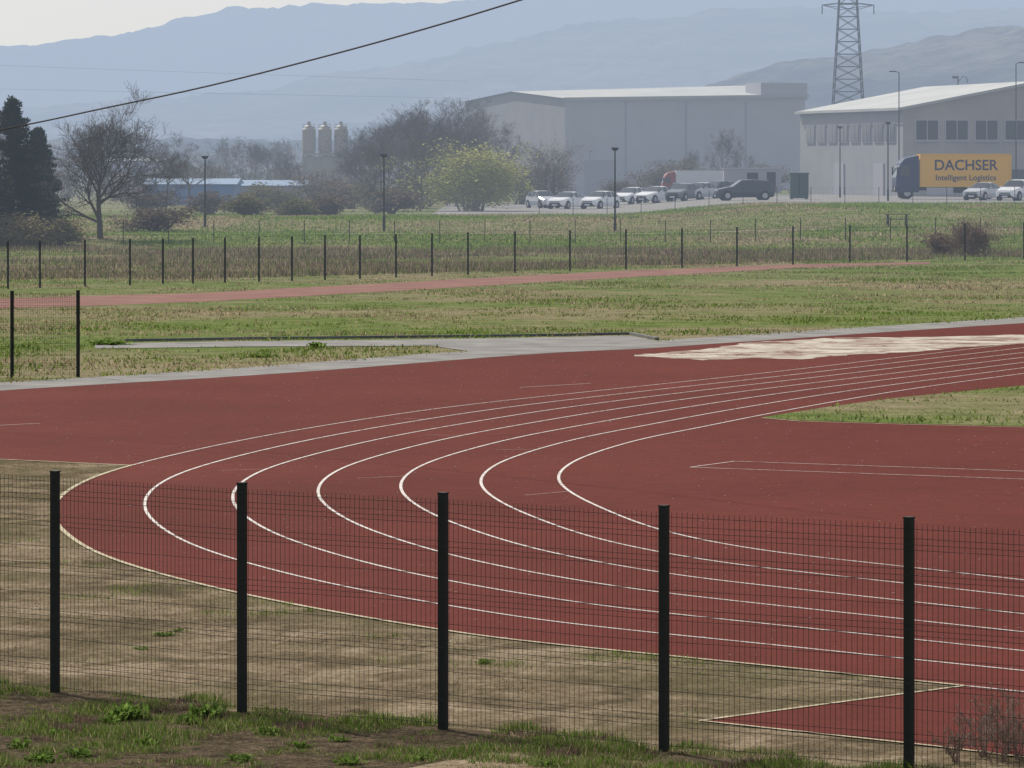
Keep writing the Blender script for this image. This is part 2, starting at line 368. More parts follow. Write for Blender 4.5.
# middle fields
X,Y=field(260000,75,266)
pinf=[G(*p) for p in inf]; inI=inside(pinf,X,Y)
inT=inside(P,X,Y)&~inI
ap=inside([G(*p) for p in apr],X,Y); red=inside([G(*p) for p in redp],X,Y)
st=np.interp(X,ed[:,0],ed[:,1]); strip=(Y>st-.2)&(Y<st+2.6)
k=(~inT)&(~ap)&(~red)&(~strip)&((Y>st)|inI)
X,Y,inI=X[k],Y[k],inI[k]; m1=vnoise(X,Y,.9,21)*.5+vnoise(X,Y,4,22)*.5
k=(rng.random(len(X))<.12+.88*ss(.38,.62,m1))|inI; X,Y,m1,inI=X[k],Y[k],m1[k],inI[k]; n=len(X)
gr=vnoise(X,Y,11,23)*.5+vnoise(X,Y,2.5,24)*.5
c=pal(n,GREEN,[3,3,2]); kk=gr+rng.normal(0,.07,n)-.16*inI>.525; c[kk]=pal(kk.sum(),DRY,[2,2,1.5])
blades('field_grass',X,Y,rng.uniform(.015,.06,n)*(.3+3.4*m1**2),rng.uniform(.03,.07,n),c,1.2)
X,Y=field(120000,200,268)
ytop=np.interp(X,[-30,-20,0,15,30],[188,192,216,238,244])
m1=vnoise(X,Y,3,31)*.5+vnoise(X,Y,9,32)*.5
k=(Y>ytop)&(rng.random(len(X))<ss(.3,.6,m1)); X,Y,m1=X[k],Y[k],m1[k]; n=len(X)
blades('dry_weeds',X,Y,rng.uniform(.06,.36,n)*(.4+m1*.9),rng.uniform(.03,.08,n),pal(n,[(.20,.155,.11),(.26,.21,.155),(.12,.09,.075),(.12,.15,.05)],[2.2,1.8,2.2,2]),.7)
X,Y=field(190000,262,375)
m1=vnoise(X,Y,2.5,41)*.5+vnoise(X,Y,9,42)*.5; gr=vnoise(X,Y*.4,7,43)*.6+vnoise(X,Y,2.5,44)*.4; n=len(X)
c=pal(n,[(.10,.16,.025),(.15,.22,.04),(.21,.28,.07)],[3,3,2]); kk=gr+rng.normal(0,.06,n)>.60; c[kk]=pal(kk.sum(),DRY,[2,2,1])
blades('bank_grass',X,Y,rng.uniform(.04,.18,n)*(.3+m1),rng.uniform(.05,.12,n),c,1.0)
n=2200; X,Y=field(n*3,45,125); k=inside(P,X,Y)&~inside(pinf,X,Y); X,Y=X[k],Y[k]; n=len(X)
V=np.stack([X,Y],1)[:,None,:]+rng.normal(0,.012,(n,3,2)); V=np.concatenate([V,np.full((n,3,1),.02)+rng.uniform(0,.012,(n,3,1))],2)
np_tris('fallen_petals',V,LEAF,np.full((n,3),.45)*rng.uniform(.3,1.0,(n,1)))
# ---------------------------------------------------------------- mesh fences
def fence(name,pts,H,post=.07,sp=.05,wr=.0027,rows=None,postH=.06,cut=.2):
    mb=MB(); pts=[np.array(p,float) for p in pts]; z0=lambda p: float(zg(p[0],p[1]))
    for i,p in enumerate(pts):
        a=pts[min(i+1,len(pts)-1)]-pts[max(i-1,0)]; rz=math.atan2(a[1],a[0])
        mb.box((p[0],p[1],z0(p)+(H+postH)/2-.1),(post,post,H+postH+.2),0,rz)
        mb.box((p[0],p[1],z0(p)+H+postH+.006),(post*1.12,post*1.12,.012),0,rz)
    root=mb.obj(name,[steel]); P0=[];P1=[]
    if rows is None:
        rows=[(r,0) for r in (.06,.50,.90,1.32,H-.02)]
        for r in (.26,.70,1.12,1.55,H-.14): rows+=[(r-.045,0),(r,-.025),(r+.045,0)]
    for a,b in zip(pts[:-1],pts[1:]):
        L=np.linalg.norm(b-a); t=(b-a)/L; nn=np.array([-t[1],t[0]]); nV=int(L/sp); za,zb=z0(a),z0(b); off=-nn*(post/2+.006)
        i=np.arange(1,nV)/nV; q=a+np.outer(i,b-a)+off; z=za+(zb-za)*i
        P0.append(np.column_stack([q,z+.04])); P1.append(np.column_stack([q,z+H+.02]))
        nc=max(1,int(L/cut))
        for r,o in rows:
            e=np.arange(nc+1)/nc; q=a+np.outer(e,b-a)+off+nn*o; z=za+(zb-za)*e+r; Q=np.column_stack([q,z]); P0.append(Q[:-1]);P1.append(Q[1:])
    P0=np.concatenate(P0);P1=np.concatenate(P1)
    np_tris('wire_panels',bars(P0,P1,wr,wr,4),steel,None,root); return root
p0,p1=np.array(fp[0]),np.array(fp[-1])
fence('mesh_fence',[p0-fd*4.8,p0-fd*2.4]+fp+[p1+fd*2.4,p1+fd*4.8],1.93,post=.064,wr=.0026)
fence('mesh_fence',[G(-180,381),G(-120,380),G(-54,379),G(12,378),G(78,377)],1.85)
xsF=[-25,8,40,85,130,163,193,225,259,292,325,360,396,432,468,515,570,626,682,737,793,850,907,965,1024,1085]
ysF=np.interp(xsF,[-25,85,360,515,850,1085],[290,286.5,279,273,263,258])
far=[(r,0) for r in np.arange(.1,1.8,.28)]
fence('mesh_fence',[G(x,y) for x,y in zip(xsF,ysF)],1.7,sp=.12,wr=.0025,post=.055,rows=far,cut=.6)
fence('mesh_fence',[(x,277+.02*x) for x in np.arange(-34,36,2.5)],1.2,sp=.3,wr=.003,post=.045,rows=[(.2,0),(.7,0),(1.18,0)],cut=.6)
fence('mesh_fence',[(x,368) for x in np.arange(2,60,2.5)],1.2,sp=.3,wr=.003,post=.045,rows=[(.2,0),(.7,0),(1.18,0)],cut=.6)
# ---------------------------------------------------------------- trees
def grow(seed,H,r0,lev=4,kids=(9,6,6,5),trunk=.35,up=.12,wob=.16,ang=(.5,1.0),shrub=0,rmin=.004,len0=.8,lr=(.42,.68)):
    r=np.random.default_rng(seed); S=[]; tips=[]
    def br(p,d,L,ra,l):
        n=6 if l==0 else (4 if l<3 else 3); pts=[p];rs=[ra];ds=[d]
        for i in range(n):
            d=d+r.normal(0,wob*(0.25 if l==0 else 1),3)+np.array([0,0,up if l else .08]); d=d/math.sqrt(d@d)
            q=p+d*L/n; rn=max(ra*(1-.8*(i+1)/n),rmin); S.append((p,q,rs[-1],rn)); p=q; pts.append(p); rs.append(rn); ds.append(d)
        if l>=lev-1: tips.append(pts[-1]);tips.append(pts[len(pts)//2])
        if l<lev:
            for k in range(kids[l]):
                t=r.uniform(trunk if l==0 else .2,1.0); f=t*n; i=min(int(f),n-1); q=pts[i]*(1-(f-i))+pts[i+1]*(f-i)
                dd=ds[i+1]; a=r.normal(0,1,3); a-=dd*(a@dd); a/=math.sqrt(a@a)
                th=r.uniform(*ang); nd=dd*math.cos(th)+a*math.sin(th)
                br(q,nd,L*r.uniform(*lr)*(1.15-.4*t),rs[i]*.62,l+1)
    if shrub:
        for k in range(shrub):
            a=r.uniform(0,6.28); th=r.uniform(.05,.75); br(np.array([r.normal(0,.06*H),r.normal(0,.06*H),0.]),np.array([math.cos(a)*math.sin(th),math.sin(a)*math.sin(th),math.cos(th)]),H*r.uniform(.5,.95),r0,1)
    else: br(np.zeros(3),np.array([0,0,1.]),H*len0,r0,0)
    P0=np.array([s[0] for s in S]);P1=np.array([s[1] for s in S]);R0=np.array([s[2] for s in S]);R1=np.array([s[3] for s in S])
    big=R0>.04*H/9; V=np.concatenate([bars(P0[big],P1[big],R0[big],R1[big],6),bars(P0[~big],P1[~big],R0[~big],R1[~big],3)])
    return V,np.array(tips)
tm=[]
for s in range(4):
    V,t=grow(100+s,9,.14,kids=(12,7,6,5),rmin=.008); V[:,:,2]*=9/V[:,:,2].max(); tm.append(np_mesh('bare_tree',V,bark))
def place(me,name,x,y,sc=1,rz=0,sz=None):
    o=bpy.data.objects.new(name,me); o.location=(x,y,float(zg(x,y))-.05); o.scale=(sc,sc,sz or sc); o.rotation_euler=(0,0,rz); return link(o)
V,t=grow(61,9.6,.26,lev=4,kids=(15,9,6,5),trunk=.15,ang=(.55,1.15),up=.07,rmin=.010,len0=.7,lr=(.55,.8))
V[:,:,2]*=9.0/V[:,:,2].max(); V[:,:,0]-=np.median(V[:,:,0]); s_=np.percentile(np.abs(V[:,:,0]),99); V[:,:,:2]*=4.6/s_
def atpx(u,Y): return (u-512)*Y/F
place(np_mesh('bare_tree',V,bark),'bare_tree',atpx(106,282),282,1.0)
for i,(u,Y,s) in enumerate([(22,300,.62),(165,340,.5),(190,420,.75),(165,470,.7),(250,520,.7),(225,600,.8),(365,455,.8),(388,430,.85),(410,470,1.0),(430,440,.95),(447,450,1.1),(465,470,.95),
   (380,520,.95),(270,560,.7),(495,480,.9),(275,640,.8),(5,420,.9),(100,520,.9),(438,500,1.15),(480,500,1.0),(402,520,1.0),(420,400,.7),(355,500,.85),(470,430,.8),(375,400,.65),(455,520,1.2),(372,560,.9),(290,480,.55),(400,450,1.05),(425,480,1.15)]):
    place(tm[i%4],'bare_tree',atpx(u,Y),Y,s,i*1.3)
place(tm[1],'bare_tree',atpx(721,475),475,.42,.5,.72); place(tm[2],'bare_tree',atpx(743,490),490,.38,2,.66); place(tm[3],'bare_tree',atpx(690,500),500,.35,1,.5)
def shrub(name,seed,H,n,cols,wts,leafn,ls,mat,kids=(0,7,6,5),r0=.05,rmin=.004,jit=.16):
    V,t=grow(seed,H,r0,lev=4,kids=kids,shrub=n,up=.06,wob=.2,rmin=rmin); r=np.random.default_rng(seed)
    o=np_tris(name,V,mat)
    if leafn:
        idx=r.integers(0,len(t),leafn); c=t[idx]+r.normal(0,jit,(leafn,3)); V=c[:,None,:]+r.normal(0,ls,(leafn,3,3))
        V[:,:,2]=np.maximum(V[:,:,2],.02)
        np_tris('foliage',V,LEAF,pal(leafn,cols,wts),o)
    return o
s=shrub('willow_bush',5,4.3,20,[(.34,.34,.11),(.42,.41,.16),(.25,.27,.08)],[2,1.5,1.5],22000,.055,barkp,jit=.24)
s.location=(atpx(473,400),400,float(zg(-3,400))); s.scale=(1.8,1.2,1.05)
s=shrub('brown_bush',6,4.6,16,[(.18,.12,.075),(.14,.10,.07)],[1,1],5000,.045,bark); s.location=(atpx(548,440),440,.7); s.scale=(1.2,1,1.05)
s=shrub('brown_bush',8,1.7,14,[(.16,.11,.08),(.12,.08,.06)],[1,1],4000,.03,barkp); s.location=(atpx(972,250),250,0); s.scale=(1.1,1,1)
s=shrub('brown_bush',9,1.0,10,[(.2,.15,.1),(.12,.08,.06)],[1,1],2500,.03,barkp); s.location=(atpx(938,252),252,0); s.scale=(1.6,1,1)
for i,(u,v,h) in enumerate([(985,757,.42),(1010,752,.5),(955,762,.3),(1000,762,.4),(1020,760,.45)]):
    s=shrub('dry_twig_shrub',90+i,h,8,[(.3,.2,.17)],[1],0,.01,barkp,kids=(0,4,3,2),r0=.006,rmin=.0025); x,y=G(u,v); s.location=(x,y,0)
HB=[(155,300,1.4,0),(250,340,1.3,1),(330,360,1.4,0),(300,350,1.1,1),(210,370,1.3,0),(280,400,1.8,1),(390,380,1.5,0),(20,270,1.6,2),(60,275,1.2,2),(350,420,2.4,0),
    (655,470,2.6,0),(672,480,3.0,1),(695,478,2.4,0),(715,470,2.2,1),(760,480,2.4,0),(520,460,2.6,1),(620,470,1.6,0),(380,400,2.2,1),(420,420,2.6,0),(320,440,2.6,0),(150,380,1.6,0),(260,420,1.6,1)]
for i,(u,Y,H,c) in enumerate(HB):
    cols=[[(.15,.115,.085),(.11,.09,.06)],[(.12,.13,.055),(.15,.12,.07)],[(.22,.20,.10),(.20,.16,.10)]][c]
    s=shrub('hedge_bush',20+i,H,9,cols,[1,1],3000,.05,bark if c<2 else barkp,kids=(0,6,5,2)); x=atpx(u,Y); s.location=(x,Y,float(zg(x,Y))); s.scale=(2.0,1.4,1)
def conifer(name,x,y,H,R,seed):
    r=np.random.default_rng(seed); T=[];A0=[];A1=[]
    A0.append((0,0,0));A1.append((0,0,H))
    for k in range(260):
        z=H*(.05+.94*(k/260.)); L=R*(1-z/H)**.75*r.uniform(.6,1.25)+.12; a=r.uniform(0,6.28)
        e=np.array([math.cos(a)*L,math.sin(a)*L,-.12*L+.25*L*(z/H)]); A0.append((0,0,z));A1.append((e[0],e[1],z+e[2]))
        m=int(50+130*L/R); t=r.uniform(.15,1,m)[:,None]; c=np.array([0,0,z])+e*t+r.normal(0,.11,(m,3))*(1.3-t)+np.array([0,0,-.05]); T.append(c[:,None,:]+r.normal(0,.06,(m,3,3)))
    T=np.concatenate(T); rr=np.full(len(A0),.015); rr[0]=.16; o=np_tris(name,bars(A0,A1,rr,rr*.3,5),bark); o.location=(x,y,float(zg(x,y)))
    np_tris('needles',T,LEAF,pal(len(T),[(.03,.047,.025),(.05,.068,.034),(.018,.026,.016)],[2,1,2]),o)
conifer('conifer_tree',atpx(12,276),276,8.1,3.0,3); conifer('conifer_tree',atpx(-28,272),272,7.6,2.8,4); conifer('conifer_tree',atpx(38,290),290,6.2,1.9,5)
T=[];C=[]
r=np.random.default_rng(77)
for k in range(520):
    near=k<170
    Y=r.uniform(485,680) if near else r.uniform(660,1500); X=Y*(r.uniform(-.13,-.005) if near else r.uniform(-.17,.17)); H=r.uniform(1.8,3.6) if near else r.uniform(3.5,8.0)*(Y/1000)**.5; W=H*(r.uniform(.5,.9) if near else r.uniform(.3,.55)); m=130
    th=r.uniform(0,6.28,m);ph=r.uniform(0,1,m)**.5; zc=r.uniform(.1,1,m); rr=W*ph*np.sqrt(np.clip(1-(zc*1.8-.9)**2*.9,0,1))
    c=np.stack([X+np.cos(th)*rr,Y+np.sin(th)*rr,zc*H+.6],1); T.append(c[:,None,:]+r.normal(0,1,(m,3,3))*np.array([.2,.2,.4])*(.7 if near else 1))
    cc=np.array([[.10,.08,.06],[.08,.08,.045],[.13,.10,.08]][r.integers(3)]); C.append(np.tile(cc,(m,1))*r.uniform(.6,1.3,(m,1)))
np_tris('distant_trees',np.concatenate(T),LEAF,np.concatenate(C))
# ---------------------------------------------------------------- hills
def hill(name,Y0,prof,depth,mat,amp,seed):
    px=np.array([p[0] for p in prof],float); py=np.array([p[1] for p in prof],float)
    xs=(np.linspace(px[0],px[-1],420)-512)*Y0/F; crest=CH+(HZ-np.interp(xs*F/Y0+512,px,py))*Y0/F
    kk=np.ones(13)/13; crest=np.convolve(np.pad(crest,6,mode='edge'),kk,'valid')
    ts=np.linspace(0,1,34); X,Tt=np.meshgrid(xs,ts); Yg=Y0-depth*(1-Tt)
    r=vnoise(X,Yg,Y0*.06,seed)*.5+vnoise(X,Yg,Y0*.02,seed+1)*.3+vnoise(X,Yg,Y0*.006,seed+2)*.2
    Z=crest[None,:]*(ss(-.1,1,Tt))+ (r-.5)*amp*(.25+.75*Tt)*(1.05-.6*Tt)+vnoise(X,Yg,Y0*.0022,seed+4)*Y0*.0012
    Z[0]=-5
    V=np.stack([X,Yg,Z],-1).reshape(-1,3); nx=len(xs)
    fs=[(j*nx+i,j*nx+i+1,(j+1)*nx+i+1,(j+1)*nx+i) for j in range(len(ts)-1) for i in range(nx-1)]
    back=np.stack([xs,np.full(nx,Y0+depth),np.full(nx,-5.)],1); o=len(V); V=np.vstack([V,back]); l=(len(ts)-1)*nx
    fs+=[(l+i,l+i+1,o+i+1,o+i) for i in range(nx-1)]
    me=bpy.data.meshes.new(name); me.from_pydata(V.tolist(),[],fs); me.materials.append(mat); me.polygons.foreach_set('use_smooth',[True]*len(fs)); link(bpy.data.objects.new(name,me))
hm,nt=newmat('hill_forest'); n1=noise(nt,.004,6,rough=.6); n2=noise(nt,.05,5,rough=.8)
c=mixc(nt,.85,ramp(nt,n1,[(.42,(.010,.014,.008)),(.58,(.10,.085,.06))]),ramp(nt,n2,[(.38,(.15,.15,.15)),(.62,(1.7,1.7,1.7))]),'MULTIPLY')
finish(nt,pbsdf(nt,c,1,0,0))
hill('hills',4600,[(-600,120),(-300,90),(0,60),(70,50),(150,42),(200,28),(260,18),(330,12),(420,10),(480,5),(560,-15),(700,-40),(1024,-60),(1600,-40)],1400,hm,60,3)
hill('hills',2900,[(-600,140),(0,112),(150,106),(300,90),(450,60),(600,28),(750,12),(900,18),(1024,10),(1600,10)],900,hm,40,13)
hill('hills',1500,[(-600,150),(0,150),(300,150),(500,142),(620,115),(700,96),(740,85),(790,76),(850,66),(930,48),(980,38),(1024,34),(1600,10)],400,hm,20,23)
# ---------------------------------------------------------------- warehouse
def frame_pts(origin,ang):
    o=np.array(origin,float); e=np.array([math.cos(ang),math.sin(ang)]); n=np.array([-e[1],e[0]])
    return lambda a,b,z: (o[0]+e[0]*a+n[0]*b,o[1]+e[1]*a+n[1]*b,z)
def quad(mb,pts,m=0): mb.add(pts,[tuple(range(len(pts)))],m)
wh=empty('warehouse')
Yc=540.; a=math.radians(17); Q=frame_pts((atpx(565,Yc),Yc),a)
z0=.8; ze=CH+(HZ-98)*Yc/F; W=27.6; D=38; ew=ze+.45; zr=ze+.9
mb=MB()
quad(mb,[Q(0,0,z0),Q(W,0,z0),Q(W,0,ew),Q(0,0,ze)],0)
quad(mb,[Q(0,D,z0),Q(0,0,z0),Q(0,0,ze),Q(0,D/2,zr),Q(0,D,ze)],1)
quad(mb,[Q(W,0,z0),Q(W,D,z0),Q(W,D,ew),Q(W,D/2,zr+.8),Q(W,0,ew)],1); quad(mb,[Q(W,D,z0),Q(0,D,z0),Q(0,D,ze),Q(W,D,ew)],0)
for k in range(1,4):
    x=W*k/4; mb.box(Q(x,-.06,(z0+ze)/2),(.07,.08,ze-z0-.6),1,a)
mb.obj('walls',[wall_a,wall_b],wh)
mb=MB()
quad(mb,[Q(-.3,-.4,ze-.02),Q(W+.3,-.4,ew-.02),Q(W+.3,D/2,zr+.85),Q(-.3,D/2,zr+.05)]); quad(mb,[Q(-.3,D/2,zr+.05),Q(W+.3,D/2,zr+.85),Q(W+.3,D+.4,ew),Q(-.3,D+.4,ze)])
mb.obj('roof',[roofm],wh)
mb=MB()
quad(mb,[Q(-.3,-.45,ze-.3),Q(W+.3,-.45,ew-.3),Q(W+.3,-.45,ew+.05),Q(-.3,-.45,ze+.05)],0)
c0=Q(W-2.4,2.6,ew+.35); mb.box(c0,(5.4,5,1.9),1,a)
mb.obj('fascia',[roofm,wall_a],wh)
mb=MB()
for x in (4,12): mb.box(Q(x,-.1,z0+2),(3.4,.12,4),0,a)
mb.obj('doors',[door_m],wh)
# ---------------------------------------------------------------- office building
ob=empty('office_building'); Yc=445.; a=math.radians(11); Q=frame_pts((atpx(903,Yc),Yc),a)
z0=1.3; ze=CH+(HZ-107)*Yc/F; W=25; D=37; zr=ze+2.3
mb=MB()
quad(mb,[Q(0,0,z0),Q(W,0,z0),Q(W,0,ze),Q(W/2,0,zr),Q(0,0,ze)],0)
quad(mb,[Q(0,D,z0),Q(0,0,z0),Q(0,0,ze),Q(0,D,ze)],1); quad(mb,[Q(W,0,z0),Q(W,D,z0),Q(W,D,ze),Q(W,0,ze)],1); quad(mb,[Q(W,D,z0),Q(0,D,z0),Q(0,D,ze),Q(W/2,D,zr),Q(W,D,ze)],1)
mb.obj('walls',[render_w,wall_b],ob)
mb=MB()
quad(mb,[Q(-.5,-.5,ze-.1),Q(W/2,-.5,zr+.08),Q(W/2,D+.5,zr+.08),Q(-.5,D+.5,ze-.1)]); quad(mb,[Q(W/2,-.5,zr+.08),Q(W+.5,-.5,ze-.1),Q(W+.5,D+.5,ze-.1),Q(W/2,D+.5,zr+.08)])
mb.obj('roof',[roofm],ob)
mb=MB()
quad(mb,[Q(-.5,-.55,ze-.3),Q(W/2,-.55,zr-.12),Q(W/2,-.55,zr+.12),Q(-.5,-.55,ze-.06)]); quad(mb,[Q(W/2,-.55,zr-.12),Q(W+.5,-.55,ze-.3),Q(W+.5,-.55,ze-.06),Q(W/2,-.55,zr+.12)])
quad(mb,[Q(-.55,D,ze-.3),Q(-.55,-.5,ze-.3),Q(-.55,-.5,ze-.06),Q(-.55,D,ze-.06)])
mb.obj('fascia',[roofm],ob)
mb=MB(); zs=CH+(HZ-130)*Yc/F
for k in range(5):
    x=2.2+k*2.75; mb.box(Q(x,-.03,zs),(2.15,.1,1.85),1,a); mb.box(Q(x,-.09,zs),(2.0,.06,1.7),0,a); mb.box(Q(x,-.13,zs),(.07,.05,1.7),1,a)
    mb.box(Q(x,-.12,zs-.98),(2.3,.25,.08),1,a)
    if k!=2: mb.box(Q(x,-.09,z0+1.9),(1.9,.06,1.5),0,a); mb.box(Q(x,-.12,z0+1.1),(2.1,.2,.08),1,a)
for k in range(8):
    y=4+k*4.1; mb.box(Q(-.04,y,zs-.2),(.1,3.2,1.8),1,a); mb.box(Q(-.1,y,zs-.2),(.06,3.0,1.6),0,a); mb.box(Q(-.14,y,zs-.2),(.05,.08,1.6),1,a)
for k in range(2): mb.box(Q(-.06,8+k*14,z0+1.6),(.12,3.4,3.2),2,a)
mb.obj('windows',[glassb,wall_a,door_m],ob)
# ---------------------------------------------------------------- other structures
def shed(name,u0,u1,Y,h,mat,zb=.6,rm=roofm):
    e=empty(name); x0,x1=atpx(u0,Y),atpx(u1,Y); mb=MB(); mb.box(((x0+x1)/2,Y+6,zb+h/2),(x1-x0,12,h)); mb.obj('walls',[mat],e)
    mb=MB(); zt=zb+h
    mb.add([(x0-.3,Y-.3,zt),(x1+.3,Y-.3,zt),(x1+.3,Y+6,zt+.5),(x0-.3,Y+6,zt+.5),(x0-.3,Y+12.3,zt),(x1+.3,Y+12.3,zt)],[(0,1,2,3),(3,2,5,4),(0,3,4),(1,5,2),(0,4,5,1)]); mb.obj('roof',[rm],e)
    mb=MB(); n=max(2,int((x1-x0)/3))
    for k in range(n): mb.box((x0+(k+.5)*(x1-x0)/n,Y-.04,zb+h*.55),(1.2,.1,h*.25))
    mb.obj('windows',[glassb],e)
shed('factory_shed',146,234,455,1.9,bluem,.7,bluer); shed('factory_shed',238,304,468,1.7,wall_b,.7,bluer); shed('factory_shed',90,158,980,4.0,wall_b); shed('factory_shed',345,372,660,3.0,wall_b)
mb=MB(); mb.box((0,0,1.5),(5.2,2.2,2.2),0); mb.box((0,-1.11,1.9),(1.0,.05,.7),1); mb.box((1.7,-1.11,1.4),(.8,.05,1.8),1); mb.box((0,0,2.64),(5.4,2.4,.08),2)
for sx in(-1.2,1.2): mb.tube([(sx,-1.05,.4),(sx,-.85,.4)],[.4,.4],14,1); mb.tube([(sx,1.05,.4),(sx,.85,.4)],[.4,.4],14,1)
mb.tube([(-2.6,0,.5),(-3.6,0,.5)],[.06,.06],6,1); mb.obj('site_trailer',[door_m,plastic,roofm],loc=(atpx(752,455),455,1.4))
# silos
sl_=MB(); Y=560.; silom=M('silo_metal',(.33,.29,.25),.5,.1)
for u in (309,325,341):
    x=atpx(u,Y); r_=.78
    sl_.tube([(x,Y,5.1),(x,Y,5.8),(x,Y,8.2),(x,Y,8.6),(x,Y,8.75)],[.3,r_,r_,r_*.6,.15],16,0)
    for dx in(-.6,.6):
        for dy in(-.6,.6): sl_.tube([(x+dx,Y+dy,.5),(x+dx,Y+dy,6.0)],[.08,.08],6,0)
    sl_.tube([(x,Y,8.7),(x,Y,9.1)],[.2,.2],8,0)
    sl_.box((x,Y-.85,8.45),(1.4,.06,.06)); sl_.box((x,Y-.85,8.8),(1.4,.05,.05))
    for dx in(-.65,0,.65): sl_.box((x+dx,Y-.85,8.62),(.05,.05,.42))
sl_.box((atpx(327,Y),Y+.6,3.0),(5.6,2.0,4.4)); sl_.box((atpx(325,Y),Y-.8,5.45),(5.0,.3,.25))
sl_.obj('silos',[silom])
# lattice tower
Y=600.; x=atpx(848,Y)
def tw(z): return 2.4-1.75*min(z/30.,1.0)
zs_=list(np.arange(0,30.1,1.5))+[34]; cs=[(-1,-1),(1,-1),(1,1),(-1,1)]; P0=[];P1=[];R=[]
p=lambda c,z:(x+c[0]*tw(z),Y+c[1]*tw(z),z+1)
def add(a,b,r_): P0.append(a);P1.append(b);R.append(r_)
for z1,z2 in zip(zs_[:-1],zs_[1:]):
    for i in range(4):
        c=cs[i];d=cs[(i+1)%4]; add(p(c,z1),p(c,z2),.09); add(p(c,z1),p(d,z2),.045); add(p(d,z1),p(c,z2),.045); add(p(c,z2),p(d,z2),.045)
for z in (22.8,28,32):
    for s in (-1,1):
        t=(x+s*3.1,Y,z+.6)
        for c in cs: add((x+c[0]*tw(z),Y+c[1]*tw(z),z+(0 if c[1]<0 else .9)),t,.05)
        add(t,(t[0],t[1],t[2]-1.1),.08)
np_tris('lattice_pylon',bars(P0,P1,np.array(R),np.array(R),4),dkpole)
# ---------------------------------------------------------------- lamps
def lamp(u,Y,H,arm=.7,side=1,name='street_lamp'):
    x=atpx(u,Y); z=float(zg(x,Y)); mb=MB(); mb.tube([(0,0,0),(0,0,.9),(0,0,.95),(0,0,H-.05)],[.085,.085,.06,.04],8)
    if arm: 
        mb.tube([(0,0,H-.1),(side*.15,0,H),(side*arm,0,H+.03)],[.035,.03,.03],6); mb.box((side*(arm+.15),0,H+.03),(.55,.24,.09)); mb.box((side*(arm+.15),0,H-.025),(.4,.18,.02),1)
    else:
        mb.tube([(0,0,H-.05),(0,0,H+.05),(0,0,H+.1)],[.1,.22,.16],10); mb.box((0,0,H+.12),(.45,.3,.05))
    mb.obj(name,[dkpole,lampw],loc=(x,Y,z))
lamp(615,300,4.9,0); lamp(384,300,4.5,0); lamp(205,305,4.2,0); lamp(888,395,6.1,0); lamp(899,428,10.8,.4,-1); lamp(1016,430,11.6,.35,1); lamp(840,430,6,0)
mb=MB(); Y=520;mb.tube([(0,0,0),(0,0,12)],[.1,.07],8); mb.tube([(0,0,11.4),(.5,0,12.0),(.9,0,11.9),(1.0,0,11.3)],[.05]*4,5); mb.box((-.3,0,11.9),(.6,.4,.25)); mb.obj('security_mast',[galv],loc=(atpx(958,Y),Y,1.5))
